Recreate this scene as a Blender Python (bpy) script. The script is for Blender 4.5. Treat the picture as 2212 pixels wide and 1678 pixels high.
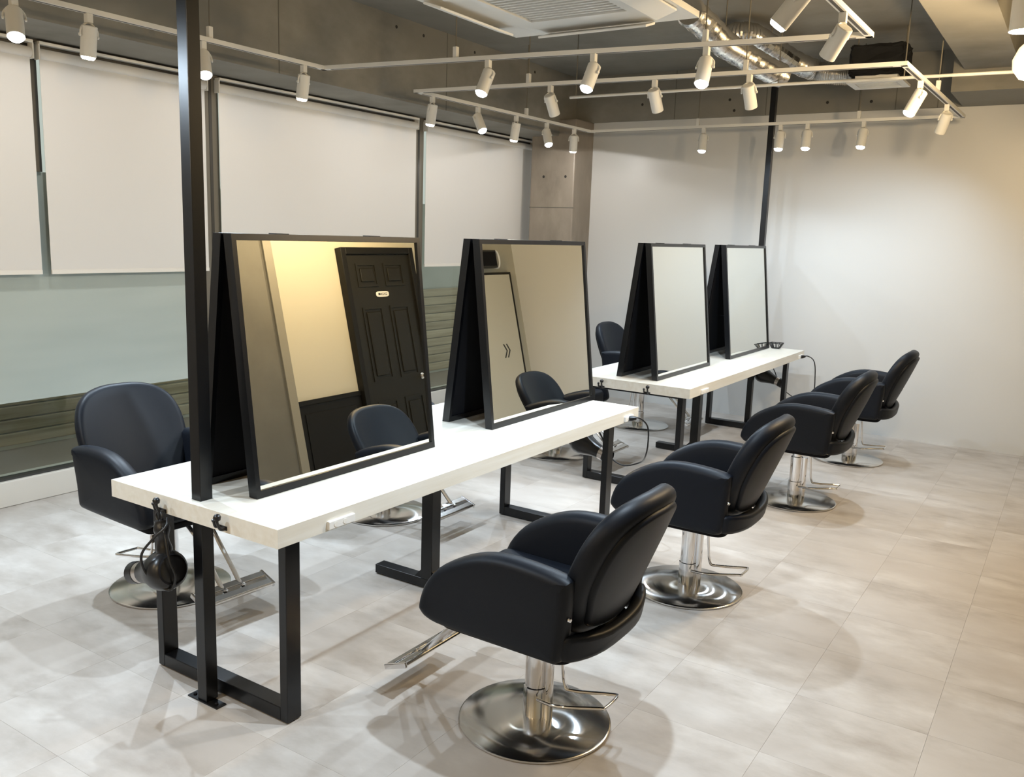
import bpy, bmesh, math, random
from mathutils import Vector, Matrix
random.seed(7)
for o in list(bpy.data.objects): bpy.data.objects.remove(o, do_unlink=True)
SC = bpy.context.scene
COL = SC.collection
PI = math.pi

# ------------------------------------------------------------------ camera, world, exposure
FPX, CXP, CYP = 1878.43, 1106.0, 839.0
CAM = Vector((2.4516, -1.7894, 1.6855))
RT = Vector((0.83608305, 0.54756571, 0.03371827))
UP = Vector((-0.12361861, 0.12815998, 0.98401903))
FW = Vector((-0.53449375, 0.82688984, -0.1748417))
cam = bpy.data.cameras.new('camera'); camo = bpy.data.objects.new('camera', cam); COL.objects.link(camo)
cam.sensor_fit = 'HORIZONTAL'; cam.sensor_width = 36.0; cam.lens = FPX / 2212.0 * 36.0
cam.clip_start = 0.05; cam.clip_end = 100
M = Matrix((RT, UP, -FW)).transposed().to_4x4(); M.translation = CAM
camo.matrix_world = M
SC.camera = camo
w = bpy.data.worlds.new('world'); SC.world = w; w.use_nodes = True
w.node_tree.nodes['Background'].inputs[0].default_value = (0.42, 0.43, 0.40, 1)
w.node_tree.nodes['Background'].inputs[1].default_value = 1.6
SC.view_settings.view_transform = 'Standard'; SC.view_settings.look = 'None'
SC.view_settings.gamma = 1.0; SC.view_settings.use_curve_mapping = False
SC.view_settings.exposure = 0.0
POWER = 1.0          # common dimmer of every lamp in the room
COOL = (0.70, 0.85, 1.0); NEUT = (1.0, 0.97, 0.93); WARM = (1.0, 0.74, 0.42)

def ray(u, v): return FW + RT * ((u - CXP) / FPX) - UP * ((v - CYP) / FPX)
def at_x(u, v, x): d = ray(u, v); return CAM + d * ((x - CAM.x) / d.x)
def at_y(u, v, y): d = ray(u, v); return CAM + d * ((y - CAM.y) / d.y)
def at_z(u, v, z): d = ray(u, v); return CAM + d * ((z - CAM.z) / d.z)

# ------------------------------------------------------------------ materials
def node_mat(name):
    m = bpy.data.materials.new(name); m.use_nodes = True
    return m, m.node_tree, m.node_tree.nodes['Principled BSDF']
def plain(name, c, rough=0.5, metal=0.0, spec=0.5, coat=0.0, emit=None, es=0.0, bump=0.0, bscale=200.0):
    m, nt, b = node_mat(name)
    b.inputs['Base Color'].default_value = (*c, 1); b.inputs['Roughness'].default_value = rough
    b.inputs['Metallic'].default_value = metal; b.inputs['Specular IOR Level'].default_value = spec
    b.inputs['Coat Weight'].default_value = coat; b.inputs['Coat Roughness'].default_value = 0.05
    if emit: b.inputs['Emission Color'].default_value = (*emit, 1); b.inputs['Emission Strength'].default_value = es
    if bump:
        g = nt.nodes.new('ShaderNodeNewGeometry'); n = nt.nodes.new('ShaderNodeTexNoise'); n.inputs['Scale'].default_value = bscale
        n.inputs['Detail'].default_value = 3
        bp = nt.nodes.new('ShaderNodeBump'); bp.inputs['Strength'].default_value = bump; bp.inputs['Distance'].default_value = 0.002
        nt.links.new(g.outputs['Position'], n.inputs['Vector']); nt.links.new(n.outputs['Fac'], bp.inputs['Height'])
        nt.links.new(bp.outputs['Normal'], b.inputs['Normal'])
    return m
def noisy(name, c1, c2, scale=(1, 1, 1), nscale=3.0, detail=6, rough=0.6, spec=0.5, lo=0.35, hi=0.65, bump=0.0, rnd=0.0, c3=None, s3=1.0, coat=0.0, space='Position'):
    """Two colours mixed by noise in room coordinates; rnd = tint change from piece to piece."""
    m, nt, b = node_mat(name); N = nt.nodes; L = nt.links
    g = N.new('ShaderNodeNewGeometry'); mp = N.new('ShaderNodeMapping'); mp.inputs['Scale'].default_value = scale
    L.new(g.outputs['Position'], mp.inputs['Vector'])
    vec = mp.outputs['Vector']
    if rnd:
        oi = N.new('ShaderNodeObjectInfo'); ad = N.new('ShaderNodeVectorMath'); ad.operation = 'MULTIPLY_ADD'
        cmb = N.new('ShaderNodeCombineXYZ')
        for k in range(3): L.new(oi.outputs['Random'], cmb.inputs[k])
        ad.inputs[1].default_value = (31, 47, 13)
        L.new(cmb.outputs[0], ad.inputs[0]); L.new(vec, ad.inputs[2]); vec = ad.outputs[0]
    n = N.new('ShaderNodeTexNoise'); n.inputs['Scale'].default_value = nscale; n.inputs['Detail'].default_value = detail
    n.inputs['Roughness'].default_value = 0.6
    L.new(vec, n.inputs['Vector'])
    r = N.new('ShaderNodeValToRGB'); r.color_ramp.elements[0].position = lo; r.color_ramp.elements[1].position = hi
    r.color_ramp.elements[0].color = (*c1, 1); r.color_ramp.elements[1].color = (*c2, 1)
    L.new(n.outputs['Fac'], r.inputs['Fac']); col = r.outputs['Color']
    if c3:
        n3 = N.new('ShaderNodeTexNoise'); n3.inputs['Scale'].default_value = s3; n3.inputs['Detail'].default_value = 4
        L.new(vec, n3.inputs['Vector'])
        r3 = N.new('ShaderNodeValToRGB'); r3.color_ramp.elements[0].position = 0.45; r3.color_ramp.elements[1].position = 0.7
        mx = N.new('ShaderNodeMix'); mx.data_type = 'RGBA'
        L.new(n3.outputs['Fac'], r3.inputs['Fac']); L.new(r3.outputs['Color'], mx.inputs['Factor'])
        L.new(col, mx.inputs['A']); mx.inputs['B'].default_value = (*c3, 1); col = mx.outputs['Result']
    if rnd:
        hs = N.new('ShaderNodeHueSaturation'); ma = N.new('ShaderNodeMath'); ma.operation = 'MULTIPLY_ADD'
        ma.inputs[1].default_value = rnd; ma.inputs[2].default_value = 1 - rnd / 2
        L.new(oi.outputs['Random'], ma.inputs[0]); L.new(ma.outputs[0], hs.inputs['Value']); L.new(col, hs.inputs['Color']); col = hs.outputs['Color']
    L.new(col, b.inputs['Base Color'])
    b.inputs['Roughness'].default_value = rough; b.inputs['Specular IOR Level'].default_value = spec
    b.inputs['Coat Weight'].default_value = coat; b.inputs['Coat Roughness'].default_value = 0.06
    if bump:
        bp = N.new('ShaderNodeBump'); bp.inputs['Strength'].default_value = bump; bp.inputs['Distance'].default_value = 0.004
        L.new(n.outputs['Fac'], bp.inputs['Height']); L.new(bp.outputs['Normal'], b.inputs['Normal'])
    return m
def glass_mat(name, tint, refl):
    m = bpy.data.materials.new(name); m.use_nodes = True; nt = m.node_tree; N = nt.nodes; L = nt.links
    N.remove(N['Principled BSDF']); out = N['Material Output']
    t = N.new('ShaderNodeBsdfTransparent'); t.inputs[0].default_value = (*tint, 1)
    g = N.new('ShaderNodeBsdfGlossy'); g.inputs['Roughness'].default_value = 0.02
    f = N.new('ShaderNodeFresnel'); f.inputs['IOR'].default_value = refl
    gm = N.new('ShaderNodeNewGeometry'); sb = N.new('ShaderNodeMath'); sb.operation = 'SUBTRACT'; sb.inputs[0].default_value = 1.0
    L.new(gm.outputs['Backfacing'], sb.inputs[1]); ml = N.new('ShaderNodeMath'); ml.operation = 'MULTIPLY'
    L.new(sb.outputs[0], ml.inputs[0]); L.new(f.outputs[0], ml.inputs[1])      # reflect on the entry face only: the thin pane does not bend rays
    mx = N.new('ShaderNodeMixShader'); L.new(ml.outputs[0], mx.inputs[0]); L.new(t.outputs[0], mx.inputs[1]); L.new(g.outputs[0], mx.inputs[2])
    L.new(mx.outputs[0], out.inputs[0]); return m

MT = {}
MT['tile'] = noisy('vinyl_floor_tile', (0.35, 0.305, 0.262), (0.555, 0.515, 0.47), (1.1, 2.0, 1), 3.0, 10, 0.40, 0.35, 0.31, 0.69, 0.05, 0.025, (0.47, 0.425, 0.38), 1.2)
MT['subfloor'] = plain('floor_joint', (0.36, 0.31, 0.26), 0.8)
MT['concrete'] = noisy('raw_concrete', (0.19, 0.181, 0.158), (0.285, 0.273, 0.243), (1, 1, 1.6), 2.2, 8, 0.75, 0.3, 0.3, 0.7, 0.25, 0, (0.215, 0.205, 0.18), 0.7)
MT['column'] = noisy('column_concrete', (0.20, 0.17, 0.135), (0.33, 0.285, 0.23), (1.6, 1.6, 0.8), 3.0, 8, 0.45, 0.5, 0.3, 0.7, 0.15, 0, (0.26, 0.22, 0.18), 1.2)
MT['hole'] = plain('tie_hole_dark', (0.03, 0.028, 0.024), 0.9)
MT['joint'] = plain('formwork_joint', (0.13, 0.123, 0.105), 0.9)
MT['white_wall'] = plain('glossy_white_wall', (0.60, 0.597, 0.58), 0.38, 0, 0.5, 0.0, bump=0.02, bscale=30)
MT['cream_wall'] = plain('cream_wall', (0.54, 0.50, 0.395), 0.6, bump=0.05, bscale=60)
MT['grey_wall'] = noisy('grey_plaster', (0.125, 0.117, 0.097), (0.155, 0.146, 0.122), (1, 1, 1), 2, 4, 0.6)
MT['trim_taupe'] = plain('taupe_trim', (0.25, 0.232, 0.187), 0.5)
MT['plinth'] = plain('white_plinth', (0.70, 0.655, 0.58), 0.45)
MT['laminate'] = noisy('pale_wood_laminate', (0.67, 0.62, 0.52), (0.77, 0.745, 0.675), (16, 0.9, 16), 2.0, 6, 0.30, 0.45, 0.3, 0.7, 0.02, 0, (0.73, 0.69, 0.605), 0.6)
MT['black_metal'] = plain('black_painted_steel', (0.0035, 0.004, 0.0052), 0.28, 0, 0.42)
MT['black_matte'] = plain('black_matte', (0.008, 0.008, 0.010), 0.85, 0, 0.2)
MT['vinyl'] = plain('black_upholstery', (0.0048, 0.0066, 0.0108), 0.46, 0, 0.22, 0.0, bump=0.10, bscale=420)
MT['chrome'] = plain('polished_chrome', (0.82, 0.82, 0.83), 0.09, 1.0)
MT['brushed'] = plain('brushed_steel_base', (0.60, 0.59, 0.57), 0.16, 1.0)
_m, _nt, _b = node_mat('turned_steel_base')
_b.inputs['Base Color'].default_value = (0.66, 0.65, 0.63, 1); _b.inputs['Metallic'].default_value = 1.0; _b.inputs['Roughness'].default_value = 0.13
_b.inputs['Anisotropic'].default_value = 0.97
_t = _nt.nodes.new('ShaderNodeTangent'); _t.direction_type = 'RADIAL'; _t.axis = 'Z'; _nt.links.new(_t.outputs[0], _b.inputs['Tangent'])
MT['turned'] = _m
MT['mirror'] = plain('mirror_glass', (0.85, 0.875, 0.84), 0.0, 1.0)
MT['white_paint'] = plain('white_powder_coat', (0.74, 0.73, 0.69), 0.45)
MT['slot'] = plain('rail_slot_dark', (0.05, 0.045, 0.04), 0.6)
MT['lens_cool'] = plain('lit_lens_cool', (0.9, 0.9, 0.9), 0.4, emit=(0.88, 0.94, 1.0), es=28)
MT['lens_neut'] = plain('lit_lens_neutral', (0.9, 0.9, 0.9), 0.4, emit=(1.0, 0.93, 0.80), es=14)
MT['lens_warm'] = plain('lit_lens_warm', (0.9, 0.85, 0.7), 0.4, emit=(1.0, 0.80, 0.50), es=9)
MT['globe'] = plain('opal_globe', (0.9, 0.85, 0.72), 0.35, emit=(1.0, 0.80, 0.46), es=0.95)
MT['blind'] = plain('white_blind_fabric', (0.73, 0.72, 0.70), 0.75, 0, 0.25, bump=0.08, bscale=900)
MT['blind_bar'] = plain('white_blind_bar', (0.80, 0.78, 0.73), 0.4)
MT['frame_dark'] = plain('dark_window_frame', (0.045, 0.043, 0.038), 0.4)
MT['frame_grey'] = plain('taupe_window_post', (0.16, 0.145, 0.115), 0.45)
MT['glass'] = glass_mat('clear_glass', (0.88, 0.92, 0.90), 1.5)
MT['film'] = noisy('frosted_film', (0.40, 0.46, 0.44), (0.50, 0.56, 0.53), (1, 0.35, 2.2), 1.1, 3, 0.16, 0.5, 0.3, 0.7)
MT['siding'] = noisy('weathered_siding', (0.36, 0.31, 0.22), (0.60, 0.53, 0.40), (1, 0.3, 7), 3.0, 6, 0.65, 0.3, 0.3, 0.7, 0.1, 0.25)
MT['yard'] = noisy('yard_plaster', (0.50, 0.51, 0.46), (0.60, 0.61, 0.56), (1, 0.6, 1), 1.2, 4, 0.7)
MT['ac_white'] = plain('aircon_plastic', (0.72, 0.72, 0.70), 0.4)
MT['ac_grille'] = plain('aircon_grille', (0.42, 0.42, 0.40), 0.55)
MT['foil'] = plain('aluminium_foil_duct', (0.66, 0.65, 0.63), 0.24, 1.0, bump=0.5, bscale=60)
MT['insul'] = plain('black_insulation', (0.006, 0.006, 0.006), 0.95, bump=1.0, bscale=50)
MT['door_black'] = plain('black_door_paint', (0.012, 0.011, 0.008), 0.45, 0, 0.35)
MT['wains'] = plain('black_wainscot', (0.006, 0.0055, 0.0045), 0.45, 0, 0.3)
MT['door_white'] = plain('white_cabinet_door', (0.66, 0.62, 0.51), 0.45)
MT['plastic'] = plain('black_plastic', (0.010, 0.010, 0.011), 0.30, 0, 0.5)
MT['silver'] = plain('silver_nozzle', (0.55, 0.50, 0.46), 0.25, 0.9)
MT['label_white'] = plain('white_plate', (0.80, 0.79, 0.76), 0.4)
MT['ink'] = plain('dark_ink', (0.04, 0.04, 0.04), 0.6)

# ------------------------------------------------------------------ mesh helpers
def obj(name, bm, m, parent=None, smooth=None):
    me = bpy.data.meshes.new(name); bmesh.ops.recalc_face_normals(bm, faces=bm.faces); bm.to_mesh(me); bm.free()
    me.materials.append(MT[m] if isinstance(m, str) else m)
    if smooth is not None:
        for p in me.polygons: p.use_smooth = True
        me.set_sharp_from_angle(angle=math.radians(smooth))
    o = bpy.data.objects.new(name, me); COL.objects.link(o)
    if parent: o.parent = parent
    return o
def tag(o, label=None, cat=None, group=None, kind=None):
    if label: o['label'] = label
    if cat: o['category'] = cat
    if group: o['group'] = group
    if kind: o['kind'] = kind
    return o
def thing(name, label, cat, loc=(0, 0, 0), rz=0.0, group=None, kind=None):
    o = bpy.data.objects.new(name, None); COL.objects.link(o); o.location = loc; o.rotation_euler = (0, 0, rz)
    o.empty_display_size = 0.1
    return tag(o, label, cat, group, kind)
def copy_tree(o, parent=None):
    c = o.copy(); COL.objects.link(c); c.parent = parent
    for ch in list(o.children): copy_tree(ch, c)
    return c
def box(x0, x1, y0, y1, z0, z1, bm=None, bev=0.0):
    nb = bm is None or bev > 0
    b = bmesh.new() if nb else bm
    vs = [b.verts.new((x, y, z)) for z in (z0, z1) for y in (y0, y1) for x in (x0, x1)]
    for f in ((0, 2, 3, 1), (4, 5, 7, 6), (0, 1, 5, 4), (2, 6, 7, 3), (0, 4, 6, 2), (1, 3, 7, 5)): b.faces.new([vs[i] for i in f])
    if bev: bmesh.ops.bevel(b, geom=list(b.edges), offset=bev, segments=2, profile=0.5, affect='EDGES')
    if bm is not None and nb:
        me = bpy.data.meshes.new('tmp'); b.to_mesh(me); b.free(); bm.from_mesh(me); bpy.data.meshes.remove(me); return bm
    return b
def slab(corners, axis_vec, bm=None):
    """Prism: polygon corners (Vectors) pushed along axis_vec."""
    b = bm or bmesh.new()
    a = [b.verts.new(c) for c in corners]; d = [b.verts.new(Vector(c) + Vector(axis_vec)) for c in corners]
    b.faces.new(a); b.faces.new(list(reversed(d)))
    for i in range(len(a)): j = (i + 1) % len(a); b.faces.new((a[i], d[i], d[j], a[j]))
    return b
def frame_of(t):
    t = t.normalized(); a = Vector((0, 0, 1)) if abs(t.z) < 0.9 else Vector((1, 0, 0))
    n = t.cross(a).normalized(); return n, t.cross(n).normalized()
def tube(pts, r, n=8, bm=None, closed=False, caps=True):
    b = bm or bmesh.new(); pts = [Vector(p) for p in pts]; rings = []; nrm = None
    rr = r if isinstance(r, (list, tuple)) else [r] * len(pts)
    for i, p in enumerate(pts):
        if closed: t = pts[(i + 1) % len(pts)] - pts[i - 1]
        else: t = (pts[min(i + 1, len(pts) - 1)] - pts[max(i - 1, 0)])
        t.normalize()
        if nrm is None: nrm = frame_of(t)[0]
        else:
            nrm = nrm - t * nrm.dot(t); nrm.normalize()
        bi = t.cross(nrm)
        rings.append([b.verts.new(p + (nrm * math.cos(2 * PI * k / n) + bi * math.sin(2 * PI * k / n)) * rr[i]) for k in range(n)])
    m = len(rings)
    for i in range(m if closed else m - 1):
        A, B = rings[i], rings[(i + 1) % m]
        for k in range(n): b.faces.new((A[k], A[(k + 1) % n], B[(k + 1) % n], B[k]))
    if caps and not closed: b.faces.new(list(reversed(rings[0]))); b.faces.new(rings[-1])
    return b
def smooth_path(pts, sub=6, closed=False):
    P = [Vector(p) for p in pts]; out = []; n = len(P)
    for i in range(n if closed else n - 1):
        if closed: p0, p1, p2, p3 = P[i - 1], P[i], P[(i + 1) % n], P[(i + 2) % n]
        else: p0, p1, p2, p3 = P[max(i - 1, 0)], P[i], P[i + 1], P[min(i + 2, n - 1)]
        for s in range(sub):
            t = s / sub
            out.append(0.5 * ((2 * p1) + (p2 - p0) * t + (2 * p0 - 5 * p1 + 4 * p2 - p3) * t * t + (3 * p1 - p0 - 3 * p2 + p3) * t ** 3))
    if not closed: out.append(P[-1])
    return out
def lathe(prof, n=32, org=(0, 0, 0), axis=(0, 0, 1), bm=None):
    b = bm or bmesh.new(); ax = Vector(axis).normalized(); u, v = frame_of(ax); O = Vector(org); rings = []
    for r, h in prof:
        if r < 1e-6: rings.append([b.verts.new(O + ax * h)])
        else: rings.append([b.verts.new(O + ax * h + (u * math.cos(2 * PI * k / n) + v * math.sin(2 * PI * k / n)) * r) for k in range(n)])
    for A, B in zip(rings, rings[1:]):
        for k in range(n):
            j = (k + 1) % n
            if len(A) == 1 and len(B) == 1: continue
            if len(A) == 1: b.faces.new((A[0], B[k], B[j]))
            elif len(B) == 1: b.faces.new((A[k], B[0], A[j]))
            else: b.faces.new((A[k], A[j], B[j], B[k]))
    return b
def pillow(outline, t, r, fmap, rings=5, bulge=0.0, seg=4):
    """Padded panel: closed 2-D outline, thickness t, rounded rim r, caps of concentric rings; fmap(a, b, w) -> Vector."""
    n = len(outline); P = [Vector((p[0], p[1])) for p in outline]
    area = sum(P[i].x * P[(i + 1) % n].y - P[(i + 1) % n].x * P[i].y for i in range(n))
    if area < 0: P.reverse()
    nr = []
    for i in range(n):
        d = (P[(i + 1) % n] - P[i - 1]).normalized(); nr.append(Vector((d.y, -d.x)))
    c = sum(P, Vector((0, 0))) / n
    b = bmesh.new()
    def ring(inset, wv, sc=1.0):
        out = []
        for i in range(n):
            q = P[i] - nr[i] * inset; q = c + (q - c) * sc; out.append(b.verts.new(fmap(q.x, q.y, wv)))
        return out
    L = []
    def wb(sc): return bulge * (1 - sc * sc)
    for k in range(1, rings): sc = k / rings; L.append(ring(r, -(t / 2 + wb(sc)), sc))
    for k in range(seg + 1):
        a = PI / 2 * k / seg; L.append(ring(r * (1 - math.sin(a)), -(t / 2 - r + r * math.cos(a))))
    for k in range(seg + 1):
        a = PI / 2 * k / seg; L.append(ring(r * (1 - math.cos(a)), (t / 2 - r + r * math.sin(a))))
    for k in range(rings - 1, 0, -1): sc = k / rings; L.append(ring(r, t / 2 + wb(sc), sc))
    c0 = b.verts.new(fmap(c.x, c.y, -(t / 2 + bulge))); c1 = b.verts.new(fmap(c.x, c.y, t / 2 + bulge))
    for A, B in zip(L, L[1:]):
        for i in range(n): j = (i + 1) % n; b.faces.new((A[i], A[j], B[j], B[i]))
    for i in range(n):
        j = (i + 1) % n; b.faces.new((c0, L[0][j], L[0][i])); b.faces.new((c1, L[-1][i], L[-1][j]))
    bmesh.ops.remove_doubles(b, verts=b.verts, dist=1e-5)
    return b
def lamp_light(name, loc, aim, col, power, size, blend, parent, rad=0.03):
    l = bpy.data.lights.new(name, 'SPOT'); l.energy = power * POWER; l.color = col; l.spot_size = math.radians(size); l.spot_blend = blend
    l.shadow_soft_size = rad
    o = bpy.data.objects.new(name, l); COL.objects.link(o); o.location = loc
    o.rotation_euler = Vector(aim).to_track_quat('-Z', 'Y').to_euler(); o.parent = parent
    return o

# ------------------------------------------------------------------ the room
XW, XR, YB, YN, ZC = -2.69, 3.0, 6.495, -3.6, 3.3
def struct(o, label, cat): return tag(o, label, cat, kind='structure')

struct(obj('yard_ground', box(-4.35, -3.06, YN - 0.1, 9.5, -0.2, -0.05), 'subfloor'), 'dim paved strip outside below the windows', 'ground')
fl = struct(obj('floor', box(-3.05, XR + 0.1, YN - 0.1, YB + 0.1, -0.12, -0.006), 'subfloor'), 'beige stone-look vinyl tile floor of the salon', 'floor')
TS = 0.457
bm = box(-TS / 2 + 0.0002, TS / 2 - 0.0002, -TS / 2 + 0.0002, TS / 2 - 0.0002, -0.006, 0.0, None, 0.0005)
tile0 = obj('tile', bm, 'tile', fl)
first = True
ix0 = math.floor((XW - 2.19) / TS); iy0 = math.floor((YN - 1.387) / TS)
for i in range(ix0, 4):
    for j in range(iy0, 13):
        x = 2.19 + (i + 0.5) * TS; y = 1.387 + (j + 0.5) * TS
        if x - TS / 2 > XR or y - TS / 2 > YB or x + TS / 2 < XW or y + TS / 2 < YN: continue
        x0, x1 = max(x - TS / 2, XW), min(x + TS / 2, XR); y0, y1 = max(y - TS / 2, YN), min(y + TS / 2, YB)
        t = tile0 if first else tile0.copy()
        if not first: COL.objects.link(t); t.parent = fl
        first = False
        t.location = ((x0 + x1) / 2, (y0 + y1) / 2, 0); t.scale = ((x1 - x0) / TS, (y1 - y0) / TS, 1)

# ceiling, beams, column
struct(obj('ceiling', box(-3.05, XR + 0.1, YN - 0.1, YB + 0.15, ZC, ZC + 0.12), 'concrete'), 'bare grey concrete ceiling slab', 'ceiling')
def holes(parent, pts, nrm, r=0.013):
    for p in pts:
        obj('tie_hole', lathe([(0, 0.001), (r, 0.001), (r, -0.004)], 12, p, nrm), 'hole', parent)
wb = struct(obj('ceiling_beam', box(-3.05, -2.2, YN, YB + 0.1, 2.685, ZC), 'concrete'), 'deep raw concrete beam running above the window blinds', 'beam')
holes(wb, [(-2.2, y, 3.22) for y in (1.3, 1.6, 3.60, 3.93, 4.63, 5.62)], (1, 0, 0))
for y in (0.6, 2.42, 4.24):     # formwork joints of the beam face
    obj('formwork_joint', box(-2.203, -2.1985, y - 0.004, y + 0.004, 2.685, ZC), 'joint', wb)
bb = struct(obj('ceiling_beam', box(-2.2, XR, YB - 0.03, YB + 0.1, 2.845, ZC), 'concrete'), 'raw concrete beam across the room above the white back wall', 'beam')
holes(bb, [(x, YB - 0.03, z) for x, z in ((-1.45, 3.0), (-0.55, 3.0), (0.35, 2.93), (0.72, 2.92), (-0.5, 2.90))], (0, -1, 0))
for x in (-1.1, -0.2, 0.62, 0.92, 1.25): obj('formwork_joint', box(x - 0.004, x + 0.004, YB - 0.0315, YB - 0.02, 2.845, ZC), 'joint', bb)
struct(obj('ceiling_beam', box(1.44, XR, 5.70, YB - 0.03, 2.845, ZC), 'concrete'), 'short dropped concrete beam in the far right ceiling corner', 'beam')
struct(obj('ceiling_beam', box(1.52, 1.88, YN, 5.70, 3.0, ZC), 'concrete'), 'paler concrete beam over the right aisle meeting the back beam', 'beam')
colm = struct(obj('concrete_column', box(-2.52, -2.0, 6.12, YB + 0.1, 0, 2.845, None, 0.012), 'column'), 'brown-grey concrete column in the far corner beside the last blind', 'column')
holes(colm, [(x, 6.12, z) for x in (-2.36, -2.10) for z in (0.9, 1.6, 2.28)], (0, -1, 0), 0.014)
obj('formwork_joint', box(-2.521, -1.999, 6.1185, 6.13, 1.965, 1.972), 'joint', colm)

# walls
struct(obj('wall_back', box(-2.0, XR, YB, YB + 0.1, 0, 2.845), 'white_wall'), 'glossy off-white partition wall at the far end', 'wall')
wr = struct(obj('wall_right', box(XR, XR + 0.1, YN, YB + 0.1, 0, ZC), 'cream_wall'), 'cream painted right wall seen in the mirrors', 'wall')
struct(obj('wall_near', box(-3.05, XR, YN - 0.1, YN, 0, ZC), 'white_wall'), 'off-white wall behind the viewpoint', 'wall')
struct(obj('wall_left', box(-3.05, XW - 0.03, -1.2, YB + 0.1, -0.006, 0.10), 'plinth'), 'low kerb of the window wall under the glass', 'wall')
struct(obj('wall_left', box(-3.05, XW, YN, -1.2, 0.0, 2.685), 'white_wall'), 'off-white wall left of the leftmost window, outside the photo', 'wall')
struct(obj('baseboard_left', box(XW - 0.03, XW, -1.2, 6.495, 0, 0.152, None, 0.004), 'plinth'), 'white plinth board along the foot of the windows', 'baseboard')

# right wall as the mirrors show it
struct(obj('trim_1', box(2.95, XR, 0.4, 2.87, 0, 2.9), 'grey_wall'), 'grey plaster wall section left of the cream panel in the first mirror', 'wall panel')
struct(obj('trim_2', box(2.93, XR, 2.87, 2.955, 0, 2.9, None, 0.003), 'trim_taupe'), 'pale beige vertical trim board at the edge of the grey wall section', 'trim')
wn = struct(obj('trim_3', box(2.975, XR, 2.957, 3.70, 0, 0.97), 'wains'), 'black wainscot below the cream wall beside the black door', 'wainscot')
obj('cap_rail', box(2.965, 2.976, 2.957, 3.70, 0.93, 0.97, None, 0.003), 'wains', wn)
obj('raised_panel', box(2.967, 2.976, 3.04, 3.62, 0.14, 0.86, None, 0.004), 'wains', wn)
d1 = thing('door_1', 'black six-panel door with white name plate and silver knob', 'door', (XR, 4.19, 0), 0, None, 'structure')
obj('door_leaf', box(-0.045, 0.0, -0.42, 0.42, 0.005, 2.15), 'door_black', d1)
for nm, (a, b_, c, d) in dict(l=(-0.48, -0.42, 0, 2.21), r=(0.42, 0.48, 0, 2.21), t=(-0.42, 0.42, 2.15, 2.21)).items():
    obj('door_frame', box(-0.07, 0, a, b_, c, d, None, 0.004), 'wains', d1)
for y0, y1 in ((-0.31, -0.05), (0.05, 0.31)):
    for z0, z1 in ((1.86, 2.07), (1.02, 1.68), (0.22, 0.84)):
        fr = bmesh.new()
        for q in ((y0, y1, z0, z0 + 0.02), (y0, y1, z1 - 0.02, z1), (y0, y0 + 0.02, z0 + 0.02, z1 - 0.02), (y1 - 0.02, y1, z0 + 0.02, z1 - 0.02)):
            box(-0.053, -0.044, q[0], q[1], q[2], q[3], fr)
        pm = obj('panel_moulding', fr, 'door_black', d1)
        obj('panel_field', box(-0.056, -0.044, y0 + 0.045, y1 - 0.045, z0 + 0.045, z1 - 0.045, None, 0.008), 'door_black', pm)
pl = obj('name_plate', pillow([(0.085 * (abs(math.cos(a)) ** 0.5) * (1 if math.cos(a) >= 0 else -1), 0.026 * (abs(math.sin(a)) ** 0.6) * (1 if math.sin(a) >= 0 else -1)) for a in [2 * PI * k / 28 for k in range(28)]], 0.006, 0.002, lambda a, b_, w_: Vector((-0.050 + w_, -0.02 + a, 1.79 + b_))), 'label_white', d1, 40)
bm = bmesh.new()
for y0, y1, z0, z1 in ((-0.058, -0.030, -0.009, 0.010), (-0.020, -0.012, -0.01, 0.01), (-0.006, 0.014, 0.004, 0.010), (-0.006, 0.014, -0.010, -0.004), (0.022, 0.030, -0.01, 0.01), (0.036, 0.056, 0.004, 0.010), (0.036, 0.056, -0.010, -0.004)):
    box(-0.0538, -0.0525, -0.02 + y0, -0.02 + y1, 1.79 + z0, 1.79 + z1, bm)
obj('plate_marks', bm, 'ink', pl)
obj('door_knob', lathe([(0, 0.075), (0.018, 0.073), (0.028, 0.06), (0.026, 0.046), (0.012, 0.036), (0.011, 0.012), (0.03, 0.008), (0.03, 0.0)], 20, (-0.045, 0.34, 1.0), (-1, 0, 0)), 'chrome', d1, 40)
d2 = thing('door_2', 'narrow white flush cabinet door edged in black with chevron emblem', 'door', (XR, 6.06, 0), 0, None, 'structure')
obj('door_leaf', box(-0.03, 0, -0.62, 0.255, 0.01, 1.93), 'door_white', d2)
obj('edge_trim', box(-0.034, 0, 0.255, 0.28, 0, 1.955), 'wains', d2)
obj('edge_trim', box(-0.034, 0, -0.64, 0.255, 1.93, 1.955), 'wains', d2)
bm = bmesh.new()
for q in (0, 0.055):
    for sg in (-1, 1):
        slab([Vector((-0.0315, -0.085 + q, 1.10 + sg * 0.075)), Vector((-0.0315, -0.062 + q, 1.10 + sg * 0.075)), Vector((-0.0315, -0.012 + q, 1.10)), Vector((-0.0315, -0.035 + q, 1.10))], (0.002, 0, 0), bm)
obj('chevron_emblem', bm, 'ink', d2)
ws = thing('wall_speaker', 'black boxy wall speaker with pale bracket above the cabinet door', 'speaker', (XR, 6.0, 2.09))
obj('speaker_body', box(-0.08, -0.02, -0.28, 0.05, -0.09, 0.10, None, 0.006), 'plastic', ws)
obj('speaker_grille', box(-0.086, -0.079, -0.26, 0.03, -0.07, 0.08, None, 0.002), 'black_matte', ws)
obj('bracket', tube(smooth_path([(-0.03, 0.05, 0.085), (-0.06, 0.09, 0.085), (-0.06, 0.12, 0.0), (-0.06, 0.09, -0.08), (-0.03, 0.05, -0.08)], 5), 0.014, 8), 'label_white', ws, 50)

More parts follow.
